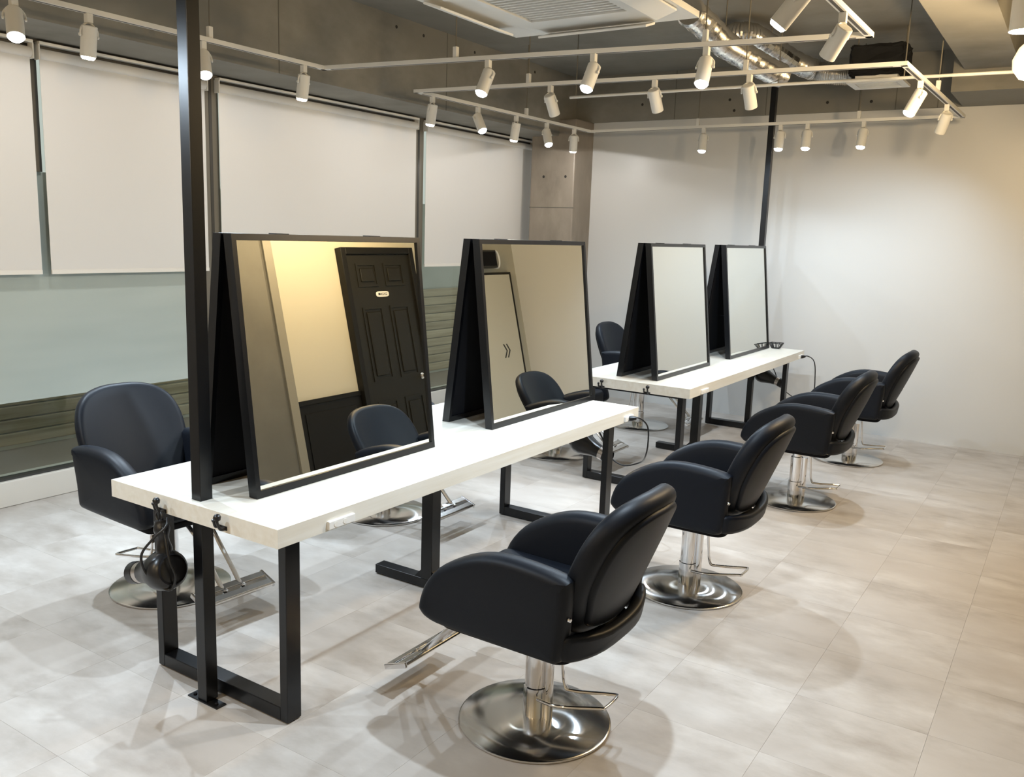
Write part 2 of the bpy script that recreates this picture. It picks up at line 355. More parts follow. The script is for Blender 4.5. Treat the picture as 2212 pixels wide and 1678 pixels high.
# window wall: posts, panes, film, blinds
WIN = [(-1.2, 2.19, True), (2.325, 4.44, False), (4.58, 6.40, False)]
for k, (y0, y1, film) in enumerate(WIN):
    wdn = thing('window_%d' % (k + 1), ['wide shop window at the left with a frosted band under the blinds', 'wide shop window hidden behind the first mirror', 'clear shop window between the first two mirrors'][k], 'window', (XW, (y0 + y1) / 2, 0), 0, None, 'structure')
    hy = (y1 - y0) / 2
    obj('pane', box(-0.075, -0.069, -hy, hy, 0.16, 2.60), 'glass', wdn)
    for a, b_, c, d in ((-hy, hy, 0.10, 0.162), (-hy, hy, 2.60, 2.685)):
        obj('window_frame', box(-0.10, -0.03, a, b_, c, d), 'frame_dark', wdn)
    if film: obj('dark_gap_strip', box(-0.063, -0.03, 1.025 - (y0 + y1) / 2, 1.075 - (y0 + y1) / 2, 1.95, 2.60), 'frame_dark', wdn)  # dark strip added so the blind gap reads as unlit night glass
    if film: obj('frosted_film', box(-0.068, -0.064, -hy, hy, 0.605, 1.95), 'film', wdn)
PST = [(2.19, 2.325), (4.44, 4.58), (6.40, 6.50)]
for k, (y0, y1) in enumerate(PST):
    tr = struct(obj('trim_%d' % (k + 4), box(XW - 0.12, XW - 0.02, y0, y1, 0.10, 2.685), 'frame_grey'), ['taupe window post behind the near black post', 'taupe window post above the first mirror right corner', 'dark window post beside the concrete column'][k], 'window post')
    if k in (0, 1): obj('post_groove', box(XW - 0.022, XW - 0.017, (y0 + y1) / 2 - 0.012, (y0 + y1) / 2 + 0.012, 0.16, 2.66), 'frame_dark', tr)
BL = [(-1.15, 1.03, 'white roller blind at the left photo edge'), (1.065, 2.205, 'white roller blind left of the near black post, second from left'), (2.30, 4.452, 'white roller blind above the first mirror'), (4.575, 6.40, 'white roller blind nearest the concrete column')]
for y0, y1, lb in BL:
    hy = (y1 - y0) / 2
    b_ = thing('roller_blind', lb, 'blind', (XW, (y0 + y1) / 2, 1.37), 0, 'roller blinds along the window wall')
    obj('fabric', box(0.004, 0.006, -hy + 0.01, hy - 0.01, 0.0, 1.24), 'blind', b_)
    obj('bottom_bar', box(-0.002, 0.012, -hy + 0.01, hy - 0.01, -0.012, 0.014, None, 0.003), 'blind_bar', b_)
    obj('roller_tube', tube([(0.0, -hy + 0.005, 1.235), (0.0, hy - 0.005, 1.235)], 0.030, 14), 'blind', b_, 50)
    obj('head_rail', box(-0.02, 0.035, -hy, hy, 1.284, 1.300, None, 0.002), 'blind_bar', b_)
    for s in (-1, 1): obj('bracket', box(-0.02, 0.03, s * hy - 0.004, s * hy + 0.004, 1.20, 1.285), 'blind_bar', b_)
# weathered boards of the yard wall outside the glass
sw = struct(obj('yard_wall', box(-4.35, -4.20, -3.6, 9.5, -0.12, 2.0), 'yard'), 'dim weathered board wall outside beyond the window glass', 'wall')
pb = box(-0.014, 0.014, -6.5, 6.5, -0.047, 0.047, None, 0.008); p0 = None
for k in range(10):
    if p0 is None: p0 = obj('board', pb, 'siding', sw); t = p0
    else: t = p0.copy(); COL.objects.link(t); t.parent = sw
    t.location = (-4.185 + random.uniform(-0.004, 0.004), 2.95, 0.03 + k * 0.102); t.rotation_euler = (0, 0.10, 0)

# ------------------------------------------------------------------ styling tables
HT, TT, HW = 0.75, 0.0635, 0.441
def leg_u(parent, y0, y1, z1=HT - TT):
    o = thing('leg_frame', None, None); o.parent = parent
    for x0, x1 in ((-0.356, -0.320), (0.320, 0.356)): obj('leg', box(x0, x1, y0, y1, 0.005, z1, None, 0.0025), 'black_metal', o)
    obj('floor_rail', box(-0.320, 0.320, y0, y1, 0.005, 0.055, None, 0.0025), 'black_metal', o)
    obj('top_rail', box(-0.320, 0.320, y0, y1, z1 - 0.03, z1, None, 0.0025), 'black_metal', o)
    for x in (-0.338, 0.338): obj('foot_pad', lathe([(0.0, 0.0), (0.014, 0.0), (0.014, 0.006), (0, 0.006)], 12, (x, (y0 + y1) / 2, 0)), 'black_matte', o)
def leg_t(parent, y):
    o = thing('centre_leg', None, None); o.parent = parent
    obj('leg', box(-0.03, 0.035, y, y + 0.065, 0.05, HT - TT, None, 0.0025), 'black_metal', o)
    obj('floor_rail', box(-0.318, 0.318, y, y + 0.065, 0.005, 0.05, None, 0.0025), 'black_metal', o)
    for s in (-1, 1): obj('gusset', slab([Vector((0.0025 + s * 0.032, y + 0.006, 0.05)), Vector((0.0025 + s * 0.075, y + 0.006, 0.05)), Vector((0.0025 + s * 0.032, y + 0.006, 0.093))], (0, 0.053, 0)), 'black_metal', o)
def hook(parent, p, sy):
    bm = bmesh.new(); x, y, z = p
    tube(smooth_path([(x, y + 0.03 * sy * 0, z - 0.03), (x, y + sy * 0.003, z - 0.034), (x, y + sy * 0.022, z - 0.030), (x, y + sy * 0.034, z - 0.008), (x, y + sy * 0.034, z + 0.006)], 5), 0.0055, 8, bm)
    tube(smooth_path([(x - 0.03, y + sy * 0.003, z - 0.03), (x - 0.03, y + sy * 0.018, z - 0.028), (x - 0.03, y + sy * 0.024, z - 0.010)], 5), 0.005, 8, bm)
    lathe([(0, -0.012), (0.011, -0.008), (0.013, 0.002), (0.009, 0.010), (0, 0.013)], 12, (x, y + sy * 0.034, z + 0.012), (0, 0, 1), bm)
    lathe([(0, -0.006), (0.007, -0.004), (0.008, 0.002), (0, 0.008)], 10, (x - 0.03, y + sy * 0.024, z - 0.006), (0, 0, 1), bm)
    box(x - 0.036, x + 0.006, min(y, y + sy * 0.003), max(y, y + sy * 0.003), z - 0.040, z - 0.026, bm)
    obj('hook', bm, 'plastic', parent, 50)
def table(y0, y1, posty, label):
    t = thing('styling_table', label, 'table', (0, 0, 0))
    bm = bmesh.new(); z0, z1 = HT - TT, HT; a, b_ = posty - 0.0262, posty + 0.0262; c, d = -0.0282, 0.0242
    # slab with a square opening for the post
    box(-HW, HW, y0, a, z0, z1, bm); box(-HW, HW, b_, y1, z0, z1, bm); box(-HW, c, a, b_, z0, z1, bm); box(d, HW, a, b_, z0, z1, bm)
    obj('table_top', bm, 'laminate', t)
    return t
YA1, YB0, YB1 = 2.642, 3.4095, 6.11
PA, PB = 0.0600, 6.055
ta = table(0.0, YA1, PA, 'near white-topped styling table with a black post through its end')
leg_u(ta, 0.108, 0.172); leg_u(ta, 2.457, 2.522); leg_t(ta, 1.30)
tb = table(YB0, YB1, PB, 'far white-topped styling table close to the back wall')
leg_u(tb, 3.512, 3.577); leg_u(tb, 5.905, 5.97); leg_t(tb, 4.69)
hook(ta, (-0.125, 0.0, 0.728), -1); hook(ta, (0.195, 0.0, 0.735), -1)
hook(tb, (-0.172, YB0, 0.722), -1); hook(tb, (0.163, YB0, 0.722), -1)
hook(ta, (0.10, YA1, 0.722), 1); hook(tb, (0.10, YB1, 0.722), 1)
def outlet(parent, y, ln=0.125):
    o = obj('power_outlet', box(HW - 0.002, HW + 0.012, y, y + ln, 0.692, 0.722, None, 0.003), 'label_white', parent)
    for q in (0.032, 0.075): obj('socket', lathe([(0, 0.0135), (0.009, 0.0135), (0.009, 0.010)], 12, (HW, y + q, 0.707), (1, 0, 0)), 'blind_bar', o)
outlet(ta, 0.212); outlet(tb, 3.60); outlet(ta, 2.46, 0.10); outlet(tb, 5.93, 0.10)
def post(y, label):
    p = thing('steel_post', label, 'post', (-0.002, y, 0))
    obj('shaft', box(-0.0245, 0.0245, -0.0245, 0.0245, 0.004, ZC, None, 0.002), 'black_metal', p)
    pt = obj('floor_plate', box(-0.075, 0.085, -0.030, 0.012, 0.0, 0.0045), 'black_metal', p)
    for x in (-0.055, 0.062): obj('bolt', lathe([(0.007, 0), (0.007, 0.005), (0, 0.006)], 6, (x, -0.012, 0.0045)), 'black_matte', pt)
    return p
post(PA, 'tall black square post through the near table end'); post(PB, 'tall black square post rising behind the farthest mirror')

# ------------------------------------------------------------------ A-frame mirrors
def mirror_stand(y0, y1, label):
    W = (y1 - y0); root = thing('mirror_stand', label, 'mirror', (0, (y0 + y1) / 2, HT + 0.001), 0, 'black A-frame mirrors on the styling tables')
    H = 0.905; hw = W / 2; xb, xt = 0.152, 0.046; th = 0.040; fw = 0.026
    for sd in (1, -1):
        def mp(yv, s, d):      # s: 0..1 up the panel, d: depth inwards from the face
            return Vector((sd * (xb + (xt - xb) * s - d), yv, H * s))
        pn = thing('mirror_panel', None, None); pn.parent = root
        def bar(bm, ya, yb_, sa, sb, d0, d1):
            vs = [mp(y, s, d) for s in (sa, sb) for y in (ya, yb_) for d in (d0, d1)]
            b = [bm.verts.new(v) for v in vs]
            for f in ((0, 2, 3, 1), (4, 5, 7, 6), (0, 1, 5, 4), (2, 6, 7, 3), (0, 4, 6, 2), (1, 3, 7, 5)): bm.faces.new([b[i] for i in f])
        for nm, q in (('frame_bottom', (-hw + fw, hw - fw, 0, fw / H)), ('frame_top', (-hw + fw, hw - fw, 1 - fw * 0.8 / H, 1)), ('frame_side', (-hw, -hw + fw * 0.75, 0, 1)), ('frame_side', (hw - fw * 0.75, hw, 0, 1))):
            bm = bmesh.new(); a, b_ = q[0], q[1]
            if nm != 'frame_side': a -= fw * 0.25; b_ += fw * 0.25
            bar(bm, a, b_, q[2], q[3], 0, th); obj(nm, bm, 'black_metal', pn)
        bm = bmesh.new(); bar(bm, -hw + 0.01, hw - 0.01, 0.01, 0.99, 0.008, 0.013); obj('mirror_glass', bm, 'mirror', pn)
        bm = bmesh.new(); bar(bm, -hw + 0.01, hw - 0.01, 0.01, 0.99, 0.014, 0.030); obj('backing_board', bm, 'black_matte', pn)
    for y in (-hw + 0.25, hw - 0.25): obj('hinge', box(-0.02, 0.02, y - 0.03, y + 0.03, H - 0.0, H + 0.003), 'black_metal', root)
    bm = bmesh.new(); tube([(-0.09, -hw + 0.30, 0.32), (0.09, -hw + 0.30, 0.32)], 0.004, 6, bm); obj('spreader_bar', bm, 'black_metal', root)
    return root
mirror_stand(0.168, 1.160, 'black A-frame mirror nearest the viewer, beside the near post')
mirror_stand(1.605, 2.648, 'black A-frame mirror at the far end of the near table')
mirror_stand(3.552, 4.535, 'black A-frame mirror on the near end of the far table')
mirror_stand(4.985, 6.020, 'black A-frame mirror farthest away, in front of the far post')

# ------------------------------------------------------------------ chairs
def make_chair():
    r = thing('styling_chair', 'x', 'chair', (0, 0, 0), 0, 'black salon chairs at the styling tables')
    prof = [(-0.305, 0.455), (-0.282, 0.525), (-0.225, 0.597), (-0.140, 0.652), (-0.052, 0.688), (0.045, 0.702), (0.172, 0.696), (0.262, 0.680), (0.272, 0.655), (0.262, 0.55), (0.250, 0.43), (0.236, 0.402), (0.20, 0.395), (0.05, 0.395), (-0.187, 0.398), (-0.262, 0.408), (-0.295, 0.428)]
    sp = [(p.x, p.y) for p in smooth_path([(a, b_, 0) for a, b_ in prof], 3, True)]
    for s in (-1, 1):
        def am(a, b_, w_, s=s):
            flare = 0.012 * max(0.0, (b_ - 0.5)) / 0.2
            return Vector((a, s * (0.258 + flare) + w_, b_))
        obj('arm', pillow(sp, 0.084, 0.034, am, 5, 0.004), 'vinyl', r, 55)
    # seat cushion and pan
    so = [(-0.285, -0.228), (0.20, -0.228), (0.20, 0.228), (-0.285, 0.228)]
    def roundrect(x0, x1, y0, y1, rad, n=5):
        out = []
        for cx, cy, a0 in ((x1 - rad, y1 - rad, 0), (x0 + rad, y1 - rad, 90), (x0 + rad, y0 + rad, 180), (x1 - rad, y0 + rad, 270)):
            for k in range(n + 1): a = math.radians(a0 + 90 * k / n); out.append((cx + rad * math.cos(a), cy + rad * math.sin(a)))
        return out
    obj('seat', pillow(roundrect(-0.295, 0.20, -0.232, 0.232, 0.05), 0.115, 0.04, lambda a, b_, w_: Vector((a, b_, 0.452 + w_ + 0.03 * max(0, -a) )), 5, 0.012), 'vinyl', r, 55)
    obj('seat_pan', pillow(roundrect(-0.26, 0.24, -0.24, 0.24, 0.05), 0.03, 0.008, lambda a, b_, w_: Vector((a, b_, 0.385 + w_)), 2), 'black_matte', r, 40)
    # lower back shell, curved between the arms
    hb = [(0.0, 0.392), (0.15, 0.394), (0.245, 0.399), (0.272, 0.418), (0.279, 0.455), (0.268, 0.487), (0.20, 0.482), (0.10, 0.470), (0.0, 0.465)]
    bo = hb + [(-a, b_) for a, b_ in reversed(hb[1:-1])]
    bs = [(p.x, p.y) for p in smooth_path([(a, b_, 0) for a, b_ in bo], 3, True)]
    obj('back_shell', pillow(bs, 0.045, 0.017, lambda a, b_, w_: Vector((0.214 + 0.17 * (b_ - 0.4) + 0.082 * (1 - (abs(a) / 0.30) ** 3.0) + w_, a * (1 + 0.0 * w_), b_ + 0.10 * (a * a) * (0.6 - b_ if b_ < 0.5 else 0))), 5), 'vinyl', r, 60)
    # padded backrest, fan shaped with a round top
    half = [(0.0, 0.915), (0.09, 0.911), (0.168, 0.890), (0.224, 0.846), (0.254, 0.778), (0.262, 0.70), (0.254, 0.62), (0.228, 0.55), (0.200, 0.485), (0.125, 0.452), (0.0, 0.442)]
    ol = half + [(-a, b_) for a, b_ in reversed(half[1:-1])]
    os_ = [(p.x, p.y) for p in smooth_path([(a, b_, 0) for a, b_ in ol], 3, True)]
    sl = 0.40
    nx, nz = 1 / math.hypot(1, sl), -sl / math.hypot(1, sl)
    def bk(a, b_, w_):
        return Vector((0.246 + sl * (b_ - 0.5) - 0.75 * a * a + w_ * nx, a, b_ + w_ * nz))
    bo_ = obj('backrest', pillow(os_, 0.072, 0.030, bk, 6, 0.006), 'vinyl', r, 60)
    oc = [(a * 0.84, 0.685 + (b_ - 0.685) * 0.86) for a, b_ in os_]
    obj('rear_cover', pillow(oc, 0.030, 0.013, lambda a, b_, w_: bk(a, b_, w_ + 0.036), 5, 0.004), 'vinyl', bo_, 60)
    for s in (-1, 1): obj('side_stud', lathe([(0, 0.006), (0.006, 0.005), (0.008, 0.0)], 12, (0.266, s * 0.270, 0.55), (1, 0.3 * s, 0)), 'chrome', r, 40)
    # pedestal
    obj('base_plate', lathe([(0, 0.0), (0.262, 0.0), (0.268, 0.004), (0.268, 0.010), (0.262, 0.0135), (0.10, 0.022), (0.05, 0.028), (0.0, 0.029)], 64), 'turned', r, 30)
    cl = obj('column', lathe([(0.0, 0.02), (0.043, 0.02), (0.043, 0.135), (0.039, 0.138), (0.039, 0.30), (0.032, 0.305), (0.032, 0.372), (0, 0.372)], 32), 'chrome', r, 30)
    obj('pump_sleeve', tube([(0.052, 0.0, 0.022), (0.052, 0.0, 0.30)], 0.017, 14), 'chrome', r, 40)
    obj('mount_collar', box(-0.075, 0.075, -0.06, 0.06, 0.350, 0.372, None, 0.004), 'chrome', r)
    lev = smooth_path([(0.075, 0.03, 0.345), (0.085, 0.035, 0.22), (0.095, 0.04, 0.145), (0.12, 0.05, 0.128), (0.24, 0.115, 0.125), (0.262, 0.108, 0.125), (0.262, 0.02, 0.125), (0.248, 0.008, 0.125), (0.12, -0.055, 0.118), (0.035, -0.045, 0.11)], 4)
    obj('pump_lever', tube(lev, 0.0065, 8), 'chrome', r, 60)
    # footrest
    for s in (-1, 1):
        obj('footrest_arm', tube([(-0.20, s * 0.045, 0.375), (-0.28, s * 0.045, 0.330), (-0.475, s * 0.045, 0.130)], 0.010, 8), 'chrome', r, 40)
    ft = thing('footrest', None, None, (-0.49, 0, 0.115)); ft.parent = r; ft.rotation_euler = (0, math.radians(-20), 0)
    obj('tread', box(-0.050, 0.050, -0.175, 0.175, 0, 0.014, None, 0.004), 'chrome', ft)
    for x in (-0.028, 0.028): obj('tread_rib', box(x - 0.016, x + 0.016, -0.17, 0.17, 0.014, 0.019, None, 0.002), 'brushed', ft)
    for q in (-0.045, 0.045): obj('bolt', lathe([(0.009, 0.019), (0.009, 0.025), (0, 0.028)], 10, (0, q, 0)), 'chrome', ft, 40)
    for s in (-1, 1): obj('end_cap', box(-0.053, 0.053, s * 0.175 - 0.006, s * 0.175 + 0.006, -0.003, 0.018, None, 0.003), 'chrome', ft)
    return r
ch0 = make_chair()
CH = [((1.02, 0.645), 0, 'black salon chair nearest the viewer, its whole back and round base in view'),
      ((1.0, 2.10), 0, 'black salon chair second along the right aisle'),
      ((1.01, 3.945), 0, 'black salon chair third along the right aisle'),
      ((1.04, 5.37), 0, 'black salon chair at the end of the right aisle, closest to the back wall'),
      ((-0.965, 0.60), PI - 0.07, 'black salon chair by the windows, left of the near post'),
      ((-0.92, 2.05), PI, 'black salon chair behind the near table, mostly hidden by the first two mirrors'),
      ((-0.86, 4.0), PI, 'black salon chair behind the gap of the tables, only its base showing'),
      ((-0.80, 5.40), PI, 'black salon chair on the window side seen between the second and third mirrors')]
for i, ((x, y), rz, lb) in enumerate(CH):
    c = ch0 if i == 0 else copy_tree(ch0)
    c.location = (x, y, 0); c.rotation_euler = (0, 0, rz); c['label'] = lb

# ------------------------------------------------------------------ lighting tracks
ZT = 2.70
def track(name_label, corners, closed, hangers):
    t = thing('lighting_track', name_label, 'track', (0, 0, 0))
    n = len(corners)
    for i in range(n if closed else n - 1):
        a = Vector((*corners[i], 0)); b_ = Vector((*corners[(i + 1) % n], 0)); d = (b_ - a).normalized(); s = Vector((-d.y, d.x, 0)) * 0.0175
        e = d * 0.0175
        z0, z1 = ZT - 0.012, ZT + 0.012
        rl = obj('rail', slab([a - e + s + Vector((0, 0, z0)), b_ + e + s + Vector((0, 0, z0)), b_ + e - s + Vector((0, 0, z0)), a - e - s + Vector((0, 0, z0))], (0, 0, 0.024)), 'white_paint', t)
        s2 = s * 0.45; a2 = a + d * 0.06; b2 = b_ - d * 0.06
        obj('rail_slot', slab([a2 + s2 + Vector((0, 0, z0 - 0.0008)), b2 + s2 + Vector((0, 0, z0 - 0.0008)), b2 - s2 + Vector((0, 0, z0 - 0.0008)), a2 - s2 + Vector((0, 0, z0 - 0.0008))], (0, 0, 0.002)), 'slot', rl)
    for x, y, zt in hangers:
        h = obj('hanger_rod', tube([(x, y, ZT + 0.06), (x, y, zt)], 0.004, 6), 'frame_grey', t)
        obj('hanger_grip', box(x - 0.014, x + 0.014, y - 0.014, y + 0.014, ZT + 0.012, ZT + 0.075, None, 0.003), 'white_paint', h)
    return t
T1 = [(-1.835, -1.65), (-1.83, 2.46), (1.43, 2.89), (1.40, -1.35)]
T2 = [(-1.85, 3.43), (1.46, 3.69), (1.51, 5.955), (-1.78, 6.01)]
def on(a, b_, x): return a[1] + (b_[1] - a[1]) * (x - a[0]) / (b_[0] - a[0])
track('white rectangular lighting rail hung over the near table', T1, True,
      [(-1.832, 1.58, ZC), (-1.834, -0.6, ZC), (-0.86, on(T1[1], T1[2], -0.86), ZC), (0.63, on(T1[1], T1[2], 0.63), ZC), (1.415, 0.9, ZC)])
track('white rectangular lighting rail hung over the far table', T2, True,
      [(-0.92, on(T2[0], T2[1], -0.92), ZC), (0.57, on(T2[0], T2[1], 0.57), ZC), (1.49, 4.75, ZC), (-0.66, on(T2[3], T2[2], -0.66), ZC), (0.74, on(T2[3], T2[2], 0.74), ZC), (-1.82, 4.9, ZC)])

def spotlight(x, y, aim, col, lens, power, label, size=125, blend=1.0, deep=False, group='white track spotlights'):
    aim = Vector(aim).normalized(); P = Vector((0, 0, -0.085))
    r = thing('track_spotlight', label, 'spotlight', (x, y, ZT - 0.012), 0, group)
    obj('adapter', box(-0.016, 0.016, -0.016, 0.016, -0.045, 0.0, None, 0.003), 'white_paint', r)
    side = aim.cross(Vector((0, 0, 1)))
    if side.length < 0.05: side = Vector((1, 0, 0))
    side.normalize()
    bw = 0.041
    yk = smooth_path([P + aim * 0.02 + side * (bw + 0.004), P - aim * 0.008 + side * (bw + 0.003), P * 0.62 + side * 0.024, P * 0.50, P * 0.62 - side * 0.024, P - aim * 0.008 - side * (bw + 0.003), P + aim * 0.02 - side * (bw + 0.004)], 4)
    yo = obj('yoke', tube(yk, 0.005, 6), 'white_paint', r, 60)
    for s in (-1, 1): obj('yoke_knob', lathe([(0.008, 0), (0.008, 0.008), (0, 0.009)], 10, P + aim * 0.02 + side * s * (bw + 0.002), side * s), 'white_paint', yo, 40)
    obj('body', lathe([(0, -0.028), (0.034, -0.028), (0.038, -0.024), (0.038, 0.118), (0.0345, 0.118), (0.0335, 0.106), (0, 0.106)], 24, P, aim), 'white_paint', r, 40)
    if lens:
        if deep: obj('lens', lathe([(0, 0.110), (0.0335, 0.110), (0.0335, 0.1075), (0, 0.1075)], 20, P, aim), lens, r)
        else: obj('lens', lathe([(0, 0.134), (0.026, 0.132), (0.033, 0.124), (0.033, 0.1075), (0, 0.1075)], 20, P, aim), lens, r, 50)
        lamp_light('lamp_beam', P + aim * 0.142, aim, col, power, size, blend, r, 0.022)
    return r
f1 = lambda x: on(T1[1], T1[2], x)
f2 = lambda x: on(T2[0], T2[1], x)
f3 = lambda x: on(T2[3], T2[2], x)
PC, PW = 68.0, 12.0
SPOTS = [
 (-1.834, 0.495, (0.42, -0.20, -0.88), 'c', 'glaring white spotlight cut by the left photo edge'),
 (-1.834, 0.86, (-0.16, 0, -0.99), 'n', 'cream-lit spotlight second from the left, aimed down the blinds'),
 (-1.833, 1.532, (0.42, -0.22, -0.88), 'c', 'glaring white spotlight touching the near black post'),
 (-1.831, 2.288, (-0.16, 0.0, -0.99), 'n', 'cream-lit spotlight just left of the near rail corner'),
 (-0.641, f1(-0.641), (-0.10, -0.40, -0.90), 'c', 'glaring spotlight on the near rail, left of its front trio'),
 (0.014, f1(0.014), (-0.10, -0.40, -0.90), 'c', 'glaring spotlight on the near rail, middle of its front trio'),
 (0.641, f1(0.641), (0.02, -0.40, -0.90), 'c', 'glaring spotlight on the near rail, right of its front trio'),
 (1.428, 2.36, (-0.55, 0.35, -0.76), 'd', 'tilted spotlight at the right corner of the near rail, back turned'),
 (1.421, 1.72, (-0.62, -0.05, -0.78), 'c', 'spotlight cut by the top photo edge, lit rim to the left'),
 (-1.845, 3.61, (-0.16, 0, -0.99), 'n', 'cream-lit spotlight under the left corner of the far rail'),
 (-1.834, 4.19, (0.50, -0.10, -0.86), 'c', 'glaring spotlight second on the window side of the far rail'),
 (-1.82, 4.74, (-0.16, 0, -0.99), 'n', 'cream-lit spotlight third on the window side of the far rail'),
 (-1.806, 5.23, (0.35, -0.20, -0.90), 'c', 'glaring spotlight fourth on the window side of the far rail'),
 (-1.79, 5.71, (-0.12, 0.16, -0.98), 'n', 'cream-lit spotlight washing the concrete column'),
 (-0.748, f2(-0.748), (0.02, 0.55, -0.84), 'd', 'back-turned spotlight on the far rail, left of its front trio'),
 (-0.005, f2(-0.005), (0.02, 0.55, -0.84), 'd', 'back-turned spotlight on the far rail, middle of its front trio'),
 (0.598, f2(0.598), (0.02, 0.55, -0.84), 'd', 'back-turned spotlight on the far rail beside the far post'),
 (1.471, 4.20, (-0.38, -0.22, -0.90), 'c', 'lit spotlight on the right side of the far rail'),
 (1.493, 5.22, (-0.30, 0.45, -0.84), 'd', 'back-turned spotlight at the right end of the far rail'),
 (-0.60, f3(-0.60), (0.0, -0.16, -0.98), 'b', 'glowing spotlight before the white wall, left of the far post'),
 (0.10, f3(0.10), (0.0, -0.16, -0.98), 'b', 'glowing spotlight before the white wall, half hidden by the far post'),
 (0.33, f3(0.33), (0.0, -0.16, -0.98), 'b', 'glowing spotlight before the white wall, right beside the far post'),
 (0.785, f3(0.785), (-0.05, -0.16, -0.98), 'b', 'glowing spotlight before the white wall, rightmost of its row'),
 # the same rail goes on above and behind the photo's top edge
 (-1.835, -0.10, (-0.16, 0, -0.99), 'n', 'cream-lit spotlight on the near rail beyond the left photo edge'),
 (-1.835, -1.30, (0.50, 0.40, -0.77), 'c', 'spotlight on the near rail above the viewpoint, window side'),
 (-0.2, on(T1[0], T1[3], -0.2), (0.0, 0.50, -0.86), 'c', 'spotlight on the near rail above the viewpoint, middle'),
 (1.411, 0.70, (-0.22, 0.0, -0.97), 'c', 'spotlight on the near rail straight above the nearest chair'),
 (1.404, -0.15, (0.05, 0.25, -0.96), 'n', 'spotlight on the near rail above the viewpoint, right corner'),
]
for x, y, aim, k, lb in SPOTS:
    if k == 'c': spotlight(x, y, aim, COOL, 'lens_cool', PC * (2.3 if ('left photo edge' in lb or 'near black post' in lb or 'straight above' in lb) else 1.5), lb, 105, 0.7)
    elif k == 'd': spotlight(x, y, aim, COOL, 'lens_cool', PC, lb, 120, 1.0, True)
    elif k == 'b': spotlight(x, y, aim, COOL, 'lens_cool', PC * 0.32, lb, 130)
    else: spotlight(x, y, aim, NEUT, 'lens_neut', PW, lb, 178, 0.06)

# two warm pendants over the right aisle
def pendant(x, y, z, label, globe, en=76):
    p = thing('pendant_lamp', label, 'lamp', (x, y, z))
    obj('cord', tube([(0, 0, 0.16), (0, 0, ZC - z)], 0.004, 6), 'white_paint', p)
    if globe: obj('globe', lathe([(0.0, -0.095), (0.05, -0.08), (0.085, -0.035), (0.09, 0.015), (0.065, 0.075), (0.03, 0.11), (0.02, 0.13)], 28), 'globe', p, 60)
    else:
        obj('shade', lathe([(0.0, 0.13), (0.055, 0.125), (0.06, 0.11), (0.06, -0.06), (0.055, -0.06), (0.052, -0.03), (0, -0.03)], 28), 'white_paint', p, 40)
        obj('diffuser', lathe([(0, -0.055), (0.045, -0.045), (0.0535, -0.025), (0, -0.025)], 24), 'lens_warm', p, 60)
    obj('cap', lathe([(0.024, 0.12), (0.024, 0.16), (0, 0.17)], 14), 'white_paint', p, 40)
    l = bpy.data.lights.new('lamp_glow', 'POINT'); l.energy = en * POWER; l.color = WARM; l.shadow_soft_size = 0.06
    lo = bpy.data.objects.new('lamp_glow', l); COL.objects.link(lo); lo.parent = p; lo.location = (0, 0, -0.13)
a = at_z(2214, 52, 2.66); pendant(a.x, a.y, 2.69, 'warm glowing cylinder pendant at the top right photo corner', False)
a = at_z(2228, 135, 2.66); pendant(a.x, a.y, 2.66, 'warm round globe pendant cut by the right photo edge', True)
pendant(1.5, -2.75, 2.55, 'unseen warm globe added as fill light behind the viewpoint, right side', True, 46)  # unseen lamp added to brighten the near table's front edge
pendant(-0.4, -2.75, 2.55, 'unseen warm globe added as fill light behind the viewpoint, window side', True, 46)  # second added fill lamp, out of view like the first

# ------------------------------------------------------------------ ceiling services
ac = thing('air_conditioner', 'white four-way cassette air conditioner hanging under the ceiling', 'air conditioner', (0.20, 1.905, 2.75))
h = 0.53
obj('casing', box(-0.43, 0.43, -0.43, 0.43, 0.03, 0.33, None, 0.01), 'ac_white', ac)
fr = bmesh.new(); g = 0.27
for q in ((-h, h, -h, -g), (-h, h, g, h), (-h, -g, -g, g), (g, h, -g, g)): box(q[0], q[1], q[2], q[3], 0.0, 0.03, fr)
obj('fascia', fr, 'ac_white', ac)
gr = obj('intake_grille', box(-g, g, -g, g, 0.012, 0.03), 'ac_grille', ac)
for k in range(13): y = -0.24 + k * 0.04; obj('grille_slat', box(-g + 0.01, g - 0.01, y - 0.006, y + 0.006, 0.006, 0.013), 'ac_white', gr)
for k in range(4):
    o = obj('air_flap', box(-0.31, 0.31, -0.055, 0.055, -0.006, 0.006, None, 0.003), 'ac_white', ac)
    a = k * PI / 2; o.location = (0.455 * math.cos(a), 0.455 * math.sin(a), -0.025); o.rotation_euler = (math.radians(18), 0, a - PI / 2)
for x, y in ((-0.4, -0.4), (0.4, -0.4), (-0.4, 0.4), (0.4, 0.4)): obj('hanger_rod', tube([(x, y, 0.33), (x, y, ZC - 2.75)], 0.006, 6), 'frame_grey', ac)
def duct(pts, r, label, lead):
    P = smooth_path(pts, 22); R = [r * (1.0 if i % 2 else 0.90) * (1 + 0.03 * math.sin(i * 0.7)) for i in range(len(P))]
    d = tag(obj('flexible_duct', tube(P, R, 16), 'foil', None, 20), label, 'duct')
    for p in lead:
        obj('strap', tube([Vector(p), Vector((p[0], p[1], ZC))], 0.004, 6), 'frame_grey', d)
A = lambda u, v, z: tuple(at_z(u, v, z))
duct([A(1490, 25, 3.02), A(1530, 60, 3.0), A(1565, 95, 2.96), A(1615, 125, 2.92), A(1655, 148, 2.90), A(1685, 162, 2.89)], 0.085, 'crumpled silver duct running beside the air conditioner', [A(1565, 95, 2.96)])
